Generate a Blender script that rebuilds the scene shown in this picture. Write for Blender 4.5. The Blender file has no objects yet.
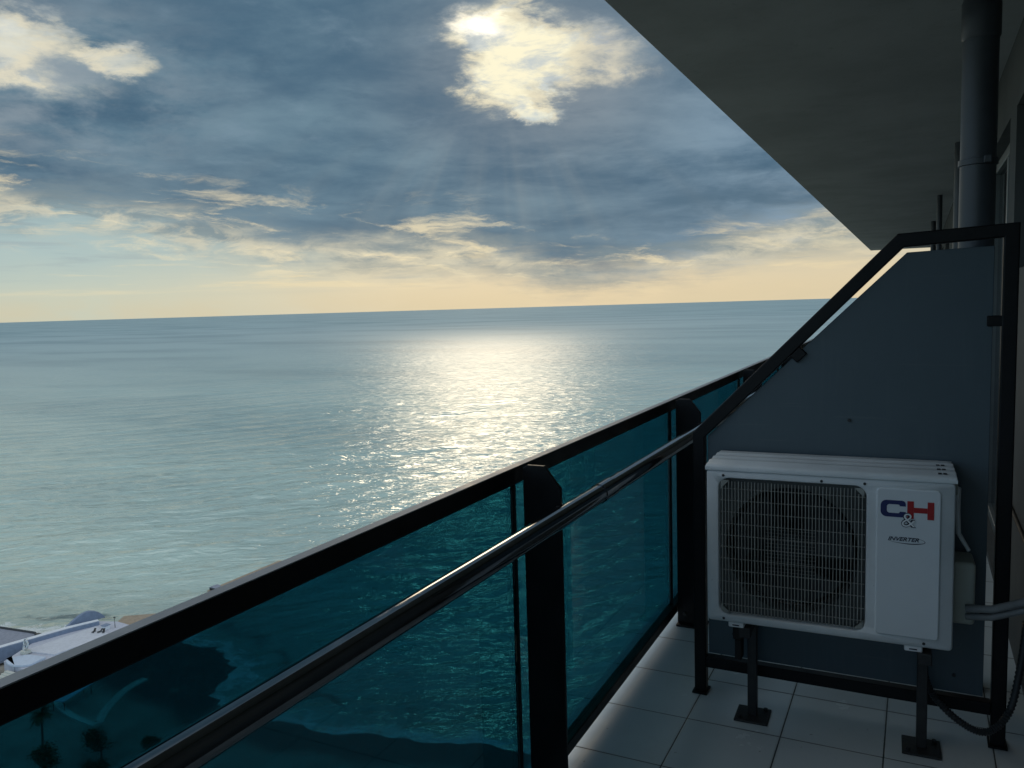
import bpy, bmesh, math, random
import numpy as np
from mathutils import Vector, Matrix
random.seed(7)
R = math.radians
sc = bpy.context.scene
C = sc.collection

# ------------------------------------------------------------------ camera
CAM_H = 1.5
yaw, pitch, roll, FPX = R(26.5), R(5.43), R(1.66), 815.0
fw = Vector((-math.sin(yaw)*math.cos(pitch), math.cos(yaw)*math.cos(pitch), -math.sin(pitch)))
rt = Vector((math.cos(yaw), math.sin(yaw), 0))
up = rt.cross(fw)
rt2 = rt*math.cos(roll) - up*math.sin(roll)
up2 = rt*math.sin(roll) + up*math.cos(roll)
cd = bpy.data.cameras.new('camera')
cam = bpy.data.objects.new('camera', cd); C.objects.link(cam)
M = Matrix((rt2, up2, -fw)).transposed().to_4x4()
M.translation = Vector((0, 0, CAM_H))
cam.matrix_world = M
cd.sensor_width = 36; cd.lens = FPX/1024*36
cd.clip_start = 0.02; cd.clip_end = 120000
sc.camera = cam

# ------------------------------------------------------------------ exposure
sc.view_settings.view_transform = 'Standard'
sc.view_settings.look = 'None'
sc.view_settings.exposure = 0.0
sc.view_settings.gamma = 1.0
sc.view_settings.use_curve_mapping = False
sc.cycles.max_bounces = 8
sc.cycles.transparent_max_bounces = 12
sc.cycles.sample_clamp_indirect = 6
sc.cycles.sample_clamp_direct = 0

# ------------------------------------------------------------------ sun
SUN_AZ, SUN_EL = -27.9, 18.6
sl = bpy.data.lights.new('sun', 'SUN'); sl.energy = 0.26; sl.angle = R(12.0); sl.color = (1, .80, .54)
so = bpy.data.objects.new('sun', sl); C.objects.link(so)
sd = Vector((math.sin(R(SUN_AZ))*math.cos(R(SUN_EL)), math.cos(R(SUN_AZ))*math.cos(R(SUN_EL)), math.sin(R(SUN_EL))))
so.rotation_euler = (-sd).to_track_quat('-Z', 'Y').to_euler()
so.location = (-20, 40, 30)


def lin(r, g, b):
    f = lambda v: (v/255/12.92) if v/255 <= .04045 else ((v/255+.055)/1.055)**2.4
    return (f(r), f(g), f(b), 1)


# ------------------------------------------------------------------ node helper
class NT:
    def __init__(s, tree):
        s.t = tree

    def node(s, typ, ins=None, **props):
        n = s.t.nodes.new(typ)
        for k, v in props.items():
            setattr(n, k, v)
        for k, v in (ins or {}).items():
            s.set(n.inputs[k], v)
        return n

    def set(s, sock, v):
        if isinstance(v, bpy.types.NodeSocket):
            s.t.links.new(v, sock)
        else:
            sock.default_value = v

    def m(s, op, a, b=None, c=None, clamp=False):
        n = s.t.nodes.new('ShaderNodeMath'); n.operation = op; n.use_clamp = clamp
        for i, v in enumerate((a, b, c)):
            if v is not None:
                s.set(n.inputs[i], v)
        return n.outputs[0]

    def add(s, *a):
        r = a[0]
        for x in a[1:]:
            r = s.m('ADD', r, x)
        return r

    def mul(s, *a):
        r = a[0]
        for x in a[1:]:
            r = s.m('MULTIPLY', r, x)
        return r

    def sub(s, a, b): return s.m('SUBTRACT', a, b)

    def ss(s, x, lo, hi):          # smoothstep
        n = s.node('ShaderNodeMapRange', {'Value': x, 'From Min': lo, 'From Max': hi, 'To Min': 0.0, 'To Max': 1.0},
                   interpolation_type='SMOOTHSTEP')
        return n.outputs['Result']

    def lerp(s, x, lo, hi, a, b):
        n = s.node('ShaderNodeMapRange', {'Value': x, 'From Min': lo, 'From Max': hi, 'To Min': a, 'To Max': b})
        return n.outputs['Result']

    def mix(s, f, a, b, mode='MIX'):
        n = s.t.nodes.new('ShaderNodeMix'); n.data_type = 'RGBA'; n.blend_type = mode; n.clamp_factor = True
        s.set(n.inputs[0], f); s.set(n.inputs[6], a); s.set(n.inputs[7], b)
        return n.outputs[2]

    def blob(s, x, y, cx, cy, sx, sy):
        dx = s.m('MULTIPLY', s.sub(x, cx), 1/sx); dy = s.m('MULTIPLY', s.sub(y, cy), 1/sy)
        q = s.add(s.mul(dx, dx), s.mul(dy, dy))
        return s.m('EXPONENT', s.mul(q, -1.0))

    def noise(s, vec, scale, detail=4, rough=.5, dist=0.0, w=None):
        n = s.node('ShaderNodeTexNoise', {'Vector': vec, 'Scale': scale, 'Detail': detail, 'Roughness': rough, 'Distortion': dist})
        return n.outputs[0]

    def mapping(s, vec, loc=(0, 0, 0), rot=(0, 0, 0), sca=(1, 1, 1)):
        return s.node('ShaderNodeMapping', {'Vector': vec, 'Location': loc, 'Rotation': rot, 'Scale': sca}).outputs[0]


# ------------------------------------------------------------------ world: evening sky with a deck of cloud
world = bpy.data.worlds.new('World'); sc.world = world
world.use_nodes = True
wt = world.node_tree; wt.nodes.clear(); w = NT(wt)
dirv = w.node('ShaderNodeTexCoord').outputs['Generated']
sep = w.node('ShaderNodeSeparateXYZ', {0: dirv})
dx, dy, dz = sep.outputs
az = w.mul(w.m('ARCTAN2', dx, dy), 57.29578)
el = w.mul(w.m('ARCSINE', dz), 57.29578)
dzp = w.add(w.m('MAXIMUM', dz, 0.0), 0.10)
P = w.node('ShaderNodeCombineXYZ', {0: w.m('DIVIDE', dx, dzp), 1: w.m('DIVIDE', dy, dzp), 2: 0.0}).outputs[0]
P = w.mapping(P, rot=(0, 0, R(-20)), sca=(1.0, 1.0, 1))
n_big = w.noise(P, .85, 5, .5, .2)
n_mid = w.noise(w.mapping(P, loc=(3.1, 7.7, 0)), 2.1, 10, .60, .35)
n_fine = w.noise(w.mapping(P, loc=(9.1, 1.7, 2)), 6.5, 9, .62, .4)
Q = w.node('ShaderNodeCombineXYZ', {0: w.mul(az, .06), 1: w.mul(el, .17), 2: 0.0}).outputs[0]
n_q = w.noise(Q, 1.3, 8, .6, .3)
n_qf = w.noise(w.mapping(Q, loc=(4, 2, 0)), 4.5, 9, .66, .5)
n_w = w.noise(w.mapping(Q, loc=(11, 5, 0), sca=(1.3, 1, 1)), 1.9, 7, .62, .2)
n_w2 = w.noise(w.mapping(Q, loc=(21, 9, 0), sca=(1.3, 1, 1)), 1.9, 7, .62, .2)
# ragged positions: the outlines of the gaps are torn by turbulence
azw = w.add(az, w.mul(w.sub(n_w, .5), 9.0), w.mul(w.sub(n_qf, .5), 2.5))
elw = w.add(el, w.mul(w.sub(n_w2, .5), 6.0), w.mul(w.sub(n_qf, .5), 2.0))

# lower edge of the cloud deck, as an elevation over azimuth
edge = w.add(3.8, w.mul(w.ss(az, -34.0, -60.0), 3.0), w.mul(w.ss(az, -30, -22), -1.6), w.mul(w.ss(az, -20.0, -4.0), 2.2))
d_edge = w.sub(el, edge)
nn = w.add(w.mul(w.sub(n_mid, .5), 1.6), w.mul(w.sub(n_q, .5), 2.2), w.mul(w.sub(n_qf, .5), 1.3))
hole = w.m('MAXIMUM', w.blob(azw, elw, -26.0, 16.8, 3.9, 3.3), w.blob(azw, elw, -24.6, 13.6, 2.0, 1.6))
hole_r = w.blob(azw, elw, -18.6, 16.2, 4.0, 2.3)
hole_l = w.m('MAXIMUM', w.blob(azw, elw, -57.0, 15.4, 5.5, 2.6), w.mul(w.blob(azw, elw, -52.0, 15.8, 4.0, 1.4), .85))
D = w.add(w.m('MINIMUM', w.mul(d_edge, .46), 1.7), w.mul(nn, .74),
          w.mul(hole, -3.8), w.mul(hole_r, -1.7), w.mul(hole_l, -2.6))
cover = w.ss(D, -.95, .95)

# cloud body colours
c_dark = lin(74, 104, 126); c_mid = lin(110, 138, 154); c_warm = lin(150, 155, 160)
tone = w.add(w.mul(w.sub(n_big, .5), 1.9), w.mul(w.sub(n_mid, .5), 1.3), w.mul(w.sub(n_q, .5), 1.3), w.mul(w.sub(n_qf, .5), .35))
cl = w.mix(w.ss(w.add(tone, .38), 0.0, 1.0), c_dark, c_mid)
cl = w.mix(w.mul(w.ss(el, 11.0, 4.0), .40), cl, lin(116, 134, 146))
cl = w.mix(w.mul(w.ss(az, -24, -4), w.ss(tone, -.5, .4), .65), cl, lin(142, 164, 184))
sunblob = w.blob(az, el, SUN_AZ+3.5, SUN_EL-3, 8.5, 6.0)
cl = w.mix(w.mul(sunblob, w.ss(tone, -.9, .4), .8), cl, c_warm)
leftb = w.mul(w.blob(azw, elw, -56, 14, 9, 4.5), w.ss(n_w, .35, .6))
cl = w.mix(w.mul(leftb, .7), cl, lin(158, 168, 174))
bil = w.add(w.mul(w.sub(n_fine, .5), .8), w.mul(w.sub(n_w, .5), .9))
cl = w.mix(w.mul(w.ss(bil, .05, .32), w.ss(el, 6, 10), .26), cl, lin(134, 156, 172))
cl = w.mix(w.mul(w.ss(bil, -.05, -.32), .30), cl, lin(66, 92, 114))
# clear air under the deck
nishita = w.node('ShaderNodeTexSky', sky_type='NISHITA', sun_disc=False, sun_elevation=R(SUN_EL), sun_rotation=R(SUN_AZ) % (2*math.pi),
                 altitude=90.0, air_density=1.0, dust_density=2.0, ozone_density=1.0).outputs[0]
nish = w.mix(1.0, nishita, (.115, .115, .115, 1), 'MULTIPLY')
hz_l = lin(196, 204, 188); hz_r = lin(223, 206, 172)
hz = w.mix(w.ss(az, -58, -26), hz_l, hz_r)
up_l = lin(168, 191, 192); up_r = lin(196, 196, 178)
hi = w.mix(w.ss(az, -56, -26), up_l, up_r)
air = w.mix(w.ss(w.add(el, w.mul(w.sub(n_q, .5), 3.0)), .6, 5.0), hz, hi)
air = w.mix(w.mul(w.ss(el, 2.4, .1), w.ss(n_q, .35, .6), .55), air, lin(212, 199, 166))
air = w.mix(.02, air, nish)
# streaks of thin lit cloud across the clear air
stv = w.node('ShaderNodeCombineXYZ', {0: w.mul(az, .05), 1: w.mul(el, .75), 2: 0.0}).outputs[0]
st = w.noise(stv, 1.2, 8, .6, .4)
air = w.mix(w.mul(w.ss(st, .52, .66), w.ss(el, .8, 2.5), .6), air, lin(250, 228, 180))
air = w.mix(w.mul(w.ss(st, .46, .34), w.ss(el, 1.0, 3.0), .45), air, lin(158, 172, 176))
# bright sky and lit cloud seen through the holes
gsel = w.add(w.mul(n_fine, .8), w.mul(n_qf, .7), w.mul(n_mid, .3))
glow = w.mix(w.ss(gsel, .74, .98), lin(200, 207, 206), lin(255, 247, 214))
glow = w.mix(w.mul(w.ss(elw, 14.2, 12.4), .55), glow, lin(190, 206, 212))
glow = w.mix(w.mul(w.ss(az, -45, -50), .65), glow, lin(212, 216, 210))
glow = w.mix(w.mul(w.ss(az, -22.0, -19.0), .55), glow, lin(206, 206, 205))
behind = w.mix(w.ss(el, 7.0, 10.0), air, glow)
sky = w.mix(cover, behind, cl)
# torn, lit shreds along the underside of the deck, drawn out sideways
shv = w.node('ShaderNodeCombineXYZ', {0: w.mul(az, .095), 1: w.mul(w.add(el, w.mul(az, .045), w.mul(w.sub(n_w, .5), 1.6)), .52), 2: 0.0}).outputs[0]
shr = w.noise(shv, 1.5, 9, .64, .45)
shr2 = w.noise(w.mapping(shv, loc=(5, 3, 0)), 1.25, 9, .62, .5)
q_ = w.m('DIVIDE', w.sub(d_edge, w.add(.35, w.mul(w.sub(n_q, .5), 2.0))), 1.55)
bandm = w.m('EXPONENT', w.mul(w.mul(q_, q_), -1.0))
sky = w.mix(w.mul(bandm, w.ss(shr2, .44, .62), .75), sky, lin(128, 143, 148))
sky = w.mix(w.mul(w.ss(d_edge, 5.0, 2.0), w.ss(d_edge, -3.2, -1.0), w.ss(shr, .50, .70), w.ss(az, -14, -30), .70), sky, lin(240, 226, 190))
sky = w.mix(w.mul(bandm, w.ss(shr, .51, .70), .66), sky, lin(246, 227, 184))
# sunlit fringes where the deck thins out
fr = w.m('EXPONENT', w.mul(w.m('POWER', w.m('DIVIDE', w.sub(D, -.02), .40), 2.0), -1.0))
fr = w.mul(fr, w.ss(n_qf, .40, .60), w.ss(el, 1.0, 3.5))
sky = w.mix(w.mul(fr, .48), sky, lin(250, 236, 200))
# small low cloudlets
cle = w.mul(w.blob(azw, elw, -21.8, 2.55, 2.8, .7), w.ss(n_qf, .44, .56))
sky = w.mix(w.mul(cle, .85), sky, lin(136, 142, 144))
# faint rays fanning down from the gap
ang = w.m('ARCTAN2', w.sub(el, SUN_EL), w.sub(az, SUN_AZ+1.0))
rv = w.node('ShaderNodeCombineXYZ', {0: w.mul(ang, 2.2), 1: 0.0, 2: 0.0}).outputs[0]
ray = w.mul(w.ss(w.noise(rv, 3.0, 2, .5), .40, .75), w.ss(el, 14, 8), w.ss(el, -.5, 2.0), w.blob(az, el, -29, 6, 16, 9))
sky = w.mix(w.mul(ray, .06), sky, lin(240, 232, 205))
# the burning core of the gap
core = w.mul(w.blob(azw, elw, -27.6, 18.2, 1.7, .9), w.ss(n_fine, .30, .55))
sky = w.mix(core, sky, (1.7, 1.55, 1.25, 1))
# unseen sky away from the sun: broken cloud and blue, brightened to light the balcony
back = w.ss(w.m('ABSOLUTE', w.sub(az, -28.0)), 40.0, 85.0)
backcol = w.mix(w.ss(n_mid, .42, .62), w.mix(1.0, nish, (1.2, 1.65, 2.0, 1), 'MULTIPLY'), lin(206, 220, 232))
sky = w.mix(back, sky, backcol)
# unseen overhead sky, added bright to lift the light on sea and balcony
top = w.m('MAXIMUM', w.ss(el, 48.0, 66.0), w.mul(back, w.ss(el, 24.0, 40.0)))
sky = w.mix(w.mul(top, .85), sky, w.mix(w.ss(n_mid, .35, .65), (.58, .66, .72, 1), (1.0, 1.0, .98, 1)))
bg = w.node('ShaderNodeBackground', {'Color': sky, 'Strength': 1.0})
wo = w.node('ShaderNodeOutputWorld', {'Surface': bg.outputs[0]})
world.cycles.sampling_method = 'MANUAL'; world.cycles.sample_map_resolution = 512


# ------------------------------------------------------------------ materials
def mat(name, build):
    m = bpy.data.materials.new(name); m.use_nodes = True
    m.node_tree.nodes.clear()
    k = NT(m.node_tree)
    sh = build(k)
    k.node('ShaderNodeOutputMaterial', {'Surface': sh})
    return m


def pos(k):
    return k.node('ShaderNodeNewGeometry').outputs['Position']


def paint(name, col, rough=.4, var=.15, scale=6.0, bump=0.0, bscale=60, metallic=0.0, spec=.5, spots=0.0, ior=1.5):
    def b(k):
        p = k.node('ShaderNodeTexCoord').outputs['Object']
        n = k.noise(p, scale, 6, .6)
        c2 = tuple(v*(1-var) for v in col[:3])+(1,); c1 = tuple(min(1, v*(1+var)) for v in col[:3])+(1,)
        base = k.mix(k.ss(n, .3, .7), c2, c1)
        if spots:
            s = k.ss(k.noise(p, 90, 3, .6), .66, .72)
            base = k.mix(k.mul(s, spots), base, tuple(v*.35 for v in col[:3])+(1,))
        ins = {'Base Color': base, 'Roughness': k.lerp(n, .3, .7, max(.02, rough-.08), rough+.1),
               'Metallic': metallic, 'Specular IOR Level': spec, 'IOR': ior}
        if bump:
            bn = k.node('ShaderNodeBump', {'Strength': bump, 'Distance': .004, 'Height': k.noise(p, bscale, 5, .6)})
            ins['Normal'] = bn.outputs[0]
        return k.node('ShaderNodeBsdfPrincipled', ins).outputs[0]
    return mat(name, b)


M_black = paint('black_powder_coat', (.006, .007, .0085), .42, .25, 8, .15, 250, spec=.22)
M_tube = paint('polished_steel_tube', (.18, .19, .20), .08, .08, 12, metallic=1.0)
M_seal = paint('rubber', (.008, .008, .008), .7)
M_white = paint('white_casing', (.67, .70, .70), .42, .09, 4, .05, 300, spots=.30)
M_whitep = paint('white_front_cover', (.68, .72, .73), .36, .04, 3)
M_ivory = paint('ivory_plastic', (.42, .44, .38), .5, .06, 6)
M_grille = paint('grille_wire', (.30, .31, .28), .5, .12, 20)
M_dark = paint('dark_interior', (.012, .013, .014), .7, .3, 20)
M_fan = paint('fan_plastic', (.02, .021, .023), .45, .2, 10)
M_shroud = paint('shroud_plastic', (.09, .095, .09), .6, .1, 10)
M_blue = paint('logo_blue', (.008, .015, .10), .4)
M_red = paint('logo_red', (.35, .010, .012), .4)
M_ink = paint('ink', (.012, .018, .04), .5)
M_lblwhite = paint('sticker', (.75, .77, .77), .5)
M_steel = paint('dark_steel', (.020, .021, .022), .5, .4, 18, .3, 120)
M_skylit_top = paint('grey_skylit_rail_top', (.34, .36, .38), .5, .12, 9)  # paler grey stands in for skylight on the rail's top face
M_pipe = paint('grey_drain_pipe', (.06, .07, .082), .42, .15, 5, .05, 40)
M_wrap = paint('white_pipe_wrap', (.20, .215, .215), .6, .15, 25, .4, 60)
M_hose = paint('grey_corrugated_plastic', (.035, .038, .04), .5)
M_frame = paint('grey_window_frame', (.15, .17, .17), .4, .08, 6)


def panel_mat(k):
    p = k.node('ShaderNodeTexCoord').outputs['Object']
    n = k.noise(p, 2.5, 6, .6)
    st = k.noise(k.mapping(p, sca=(14, 1, .9)), 3, 5, .6)
    base = k.mix(k.ss(n, .3, .7), (.058, .088, .106, 1), (.070, .102, .122, 1))
    base = k.mix(k.mul(k.ss(st, .52, .75), .45), base, (.078, .112, .13, 1))
    base = k.mix(k.mul(k.ss(k.noise(p, 45, 5, .7), .62, .75), .35), base, (.10, .13, .14, 1))
    base = k.mix(k.mul(k.ss(k.noise(k.mapping(p, rot=(0, R(35), 0), sca=(1, 1, 26)), 2.4, 3, .5), .66, .70), .25), base, (.11, .14, .15, 1))
    return k.node('ShaderNodeBsdfPrincipled', {'Base Color': base, 'Roughness': k.lerp(n, .3, .7, .38, .52)}).outputs[0]


M_panel = mat('blue_grey_laminate', panel_mat)


def glass_mat(tint, rough=0.0):
    def b(k):
        p = pos(k)
        n = k.noise(p, 7, 5, .6)
        tr = k.node('ShaderNodeBsdfTransparent', {'Color': tint})
        gl = k.node('ShaderNodeBsdfGlossy', {'Color': (.9, 1, 1, 1), 'Roughness': k.lerp(n, .3, .8, .015+rough, .06+rough)})
        fr = k.node('ShaderNodeFresnel', {'IOR': 1.5})
        sh = k.node('ShaderNodeMixShader', {0: k.mul(fr.outputs[0], .40), 1: tr.outputs[0], 2: gl.outputs[0]})
        # a thin film of dried salt
        df = k.node('ShaderNodeBsdfDiffuse', {'Color': (.25, .45, .48, 1)})
        sp = k.noise(k.mapping(p, sca=(1, 2.2, .6)), 16, 7, .7)
        sh = k.node('ShaderNodeMixShader', {0: k.add(k.lerp(sp, .35, .8, .006, .045), k.mul(k.ss(k.noise(p, 120, 2, .5), .70, .76), .10)), 1: sh.outputs[0], 2: df.outputs[0]})
        return sh.outputs[0]
    return b


M_glass = mat('teal_tinted_glass', glass_mat((.10, .32, .39, 1)))


def window_mat(k):
    n = k.noise(pos(k), 1.5, 3, .5)
    return k.node('ShaderNodeBsdfPrincipled', {'Base Color': (.012, .016, .016, 1), 'Roughness': k.lerp(n, .3, .7, .03, .08),
                                               'Specular IOR Level': .7}).outputs[0]


M_window = mat('dark_window_glass', window_mat)


def concrete(name, col, var=.2, rough=.85, bump=.35):
    def b(k):
        p = pos(k)
        n = k.noise(p, 1.1, 8, .65); f = k.noise(p, 22, 6, .65); s = k.noise(k.mapping(p, sca=(1, 1, .25)), 3.0, 5, .6)
        c2 = tuple(v*(1-var) for v in col)+(1,); c1 = tuple(v*(1+var) for v in col)+(1,)
        base = k.mix(k.ss(n, .3, .7), c2, c1)
        base = k.mix(k.mul(k.ss(s, .5, .75), .35), base, tuple(v*.72 for v in col)+(1,))
        base = k.mix(k.mul(k.ss(f, .60, .72), .35), base, tuple(v*.6 for v in col)+(1,))
        bn = k.node('ShaderNodeBump', {'Strength': bump, 'Distance': .006, 'Height': k.add(f, k.mul(n, .6))})
        return k.node('ShaderNodeBsdfPrincipled', {'Base Color': base, 'Roughness': rough, 'Normal': bn.outputs[0], 'Specular IOR Level': .25}).outputs[0]
    return mat(name, b)


M_soffit = concrete('painted_soffit', (.42, .43, .435), .11, .9, .4)
M_wall = concrete('rough_render', (.10, .104, .10), .16)
M_slab = concrete('slab_edge', (.30, .30, .28))


def tile_mat(k):
    p = pos(k)
    s = k.node('ShaderNodeSeparateXYZ', {0: p})
    TX, TY = .3235, .3335
    ux = k.m('DIVIDE', k.add(s.outputs[0], 1.046+TX*20), TX); uy = k.m('DIVIDE', k.add(s.outputs[1], -2.455+TY*40), TY)
    fx = k.m('FRACT', ux); fy = k.m('FRACT', uy)
    ex = k.mul(k.m('MINIMUM', fx, k.sub(1, fx)), TX); ey = k.mul(k.m('MINIMUM', fy, k.sub(1, fy)), TY)
    e = k.m('MINIMUM', ex, ey)
    wob = k.mul(k.sub(k.noise(p, 30, 3, .5), .5), .0012)
    tile = k.ss(k.add(e, wob), .0012, .0032)
    idv = k.node('ShaderNodeCombineXYZ', {0: k.m('FLOOR', ux), 1: k.m('FLOOR', uy), 2: 0.0}).outputs[0]
    rnd = k.node('ShaderNodeTexWhiteNoise', {'Vector': idv})
    n = k.noise(p, 3.0, 7, .65); f = k.noise(p, 35, 4, .6)
    col = k.mix(k.ss(n, .3, .72), (.72, .78, .78, 1), (.77, .82, .82, 1))
    col = k.mix(k.mul(rnd.outputs['Value'], .25), col, (.50, .53, .54, 1))
    col = k.mix(k.mul(k.ss(f, .68, .74), .5), col, (.22, .22, .20, 1))     # specks of dirt
    col = k.mix(k.mul(k.ss(e, .012, .003), k.ss(n, .35, .6), .25), col, (.36, .38, .36, 1))
    col = k.mix(tile, k.mix(f, (.03, .035, .035, 1), (.10, .11, .105, 1)), col)
    col = k.mix(k.mul(k.ss(k.noise(k.mapping(p, sca=(1, .6, 1)), 1.7, 8, .7), .56, .74), .30), col, (.45, .46, .43, 1))
    tilt = k.add(k.mul(k.sub(rnd.outputs['Value'], .5), fx, .003), k.mul(tile, .0025), k.mul(n, .0010))
    bn = k.node('ShaderNodeBump', {'Strength': .8, 'Distance': 1.0, 'Height': tilt})
    rough = k.add(k.lerp(n, .3, .7, .13, .30), k.mul(k.sub(1, tile), .4))
    return k.node('ShaderNodeBsdfPrincipled', {'Base Color': col, 'Roughness': rough, 'Normal': bn.outputs[0]}).outputs[0]


M_tile = mat('white_floor_tiles', tile_mat)


# ---- sea
def sea_mat(k):
    p = pos(k)
    s = k.node('ShaderNodeSeparateXYZ', {0: p})
    shore = k.node('ShaderNodeAttribute', attribute_name='shore_distance').outputs['Fac']   # metres out from the waterline
    flat = k.node('ShaderNodeCombineXYZ', {0: s.outputs[0], 1: s.outputs[1], 2: 0.0}).outputs[0]
    warp = k.noise(flat, .012, 3, .5)
    c = k.mapping(flat, rot=(0, 0, R(-38)))                       # x along the crests, y across them
    wv = k.node('ShaderNodeVectorMath', {0: c, 1: k.node('ShaderNodeCombineXYZ', {0: 0.0, 1: k.mul(warp, 40.0), 2: 0.0}).outputs[0]}, operation='ADD').outputs[0]
    chop = k.noise(k.mapping(wv, sca=(.10, .30, 1)), 1.0, 1.0, .5)
    rip = k.noise(k.mapping(c, sca=(.48, 1.15, 1), rot=(0, 0, R(16))), 1.0, 1.0, .5)
    mid = k.noise(k.mapping(wv, loc=(3, 8, 0), rot=(0, 0, R(5)), sca=(.022, .085, 1)), 1.0, 1.0, .5)
    h = k.add(k.mul(chop, 1.35), k.mul(rip, .38), k.mul(mid, 3.0))
    bn = k.node('ShaderNodeBump', {'Strength': 1.0, 'Distance': 1.0, 'Filter Width': 1.0, 'Height': h})
    # water body: pale green over the shelf, bluer with depth, broad patches darkened for cloud shadow
    patch = k.noise(k.mapping(flat, sca=(.0011, .0028, 1), rot=(0, 0, R(-26))), 1.0, 5, .55)
    rad = k.node('ShaderNodeVectorMath', {0: flat}, operation='LENGTH').outputs['Value']
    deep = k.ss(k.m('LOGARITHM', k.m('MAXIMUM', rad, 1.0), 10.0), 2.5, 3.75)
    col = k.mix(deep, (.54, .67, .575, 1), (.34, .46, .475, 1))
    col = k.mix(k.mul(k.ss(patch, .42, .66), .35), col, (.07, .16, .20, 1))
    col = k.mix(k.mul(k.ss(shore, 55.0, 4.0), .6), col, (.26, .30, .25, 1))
    # foam along the waterline and on the breakers
    fn = k.noise(k.mapping(flat, rot=(0, 0, R(-10)), sca=(.22, .34, 1)), 1.0, 9, .72, .6)
    fl = k.noise(flat, .05, 6, .62)
    band = k.add(shore, k.mul(k.sub(fl, .5), -16.0))
    f1 = k.ss(band, 14.0, 1.0)
    f2 = k.mul(k.ss(band, 13.0, 16.0), k.ss(band, 23.0, 18.0), k.ss(fl, .46, .58))
    foam = k.ss(k.add(k.mul(k.m('MAXIMUM', f1, k.mul(f2, .5)), .46), fn), .78, 1.04)
    foam = k.mul(foam, k.ss(band, 40.0, 22.0))
    col = k.mix(k.mul(foam, .9), col, (.74, .77, .76, 1))
    trough = k.mul(k.ss(band, 9.0, 11.0), k.ss(band, 15.0, 12.0), k.ss(fl, .42, .55))
    col = k.mix(k.mul(trough, .75), col, (.06, .08, .075, 1))
    lg = k.m('LOGARITHM', k.m('MAXIMUM', rad, 1.0), 10.0)
    rough = k.add(.13, k.mul(k.ss(lg, 2.6, 3.2), .20), k.mul(k.ss(lg, 3.15, 3.75), .40), k.mul(foam, .3))
    return k.node('ShaderNodeBsdfPrincipled', {'Base Color': col, 'Roughness': rough, 'IOR': 2.2, 'Normal': bn.outputs[0], 'Specular IOR Level': k.lerp(lg, 3.2, 3.8, .5, .06)}).outputs[0]


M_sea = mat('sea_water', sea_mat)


def land_mat(k):
    p = pos(k)
    s = k.node('ShaderNodeSeparateXYZ', {0: p})
    shore = k.node('ShaderNodeAttribute', attribute_name='shore_distance').outputs['Fac']
    n = k.noise(p, .16, 8, .65); f = k.noise(p, 1.3, 6, .7)
    sand = k.mix(k.ss(n, .3, .7), (.25, .235, .20, 1), (.37, .35, .30, 1))
    sand = k.mix(k.mul(k.ss(f, .5, .7), .4), sand, (.16, .155, .14, 1))
    wet = k.ss(k.add(shore, k.mul(k.sub(n, .5), 9.0)), -13.0, -8.0)
    spit = k.mul(k.ss(s.outputs[0], -192, -182), k.ss(s.outputs[0], -138, -148), k.ss(s.outputs[1], 122, 130))
    col = k.mix(k.m('MAXIMUM', k.mul(wet, .85), k.mul(k.mul(spit, .93), k.ss(n, .28, .42))), sand, k.mix(k.ss(f, .42, .62), (.05, .054, .055, 1), (.12, .125, .12, 1)))
    grass = k.mul(k.ss(s.outputs[1], 92, 80), k.ss(n, .4, .55))
    col = k.mix(grass, col, (.05, .075, .03, 1))
    bn = k.node('ShaderNodeBump', {'Strength': .7, 'Distance': .4, 'Height': k.add(n, k.mul(f, .4))})
    return k.node('ShaderNodeBsdfPrincipled', {'Base Color': col, 'Roughness': .85, 'Normal': bn.outputs[0], 'Specular IOR Level': .3}).outputs[0]


M_land = mat('pebble_beach', land_mat)


def leaf_mat(k):
    n = k.noise(pos(k), .9, 4, .6)
    col = k.mix(k.ss(n, .3, .7), (.030, .055, .022, 1), (.075, .11, .04, 1))
    return k.node('ShaderNodeBsdfPrincipled', {'Base Color': col, 'Roughness': .6}).outputs[0]


M_leaf = mat('leaf_green', leaf_mat)
M_bark = concrete('palm_bark', (.14, .115, .09), .25)
M_plaza = concrete('pale_deck_paving', (.56, .58, .62), .08, .7, .1)
M_lilac = concrete('lilac_terrace', (.48, .50, .56), .08, .7, .1)
M_bluewall = concrete('slate_blue_paint', (.20, .25, .34), .10, .7, .1)
M_pbeam = concrete('white_parapet', (.70, .73, .76), .06, .6, .1)
M_canopy = concrete('pale_blue_canopy', (.50, .57, .66), .06, .6, .1)
M_dock = concrete('grey_dock', (.26, .28, .33), .12, .8, .1)
M_tan = concrete('tan_planks', (.33, .27, .20), .14, .8, .2)
M_path = concrete('path_concrete', (.55, .56, .50), .12, .8, .1)
M_chrome = paint('brushed_metal', (.55, .58, .58), .3, .1, 3, metallic=.8)
M_hedge = M_leaf


# ------------------------------------------------------------------ mesh helpers
def link(o, parent=None):
    C.objects.link(o)
    if parent is not None:
        o.parent = parent
    return o


def obj(name, bm, m, parent=None, bevel=0.0, smooth=False, seg=2):
    me = bpy.data.meshes.new(name)
    bmesh.ops.recalc_face_normals(bm, faces=bm.faces[:])
    bm.to_mesh(me); bm.free()
    me.materials.append(m)
    o = bpy.data.objects.new(name, me); link(o, parent)
    if bevel:
        b = o.modifiers.new('bevel', 'BEVEL'); b.width = bevel; b.segments = seg; b.limit_method = 'ANGLE'; b.angle_limit = R(40)
    if smooth or bevel:
        for p in me.polygons:
            p.use_smooth = True
        if bevel and not smooth:
            wn = o.modifiers.new('wn', 'WEIGHTED_NORMAL')
            wn.keep_sharp = True
            me.set_sharp_from_angle(angle=R(35))
        elif smooth:
            me.set_sharp_from_angle(angle=R(50))
    return o


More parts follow.
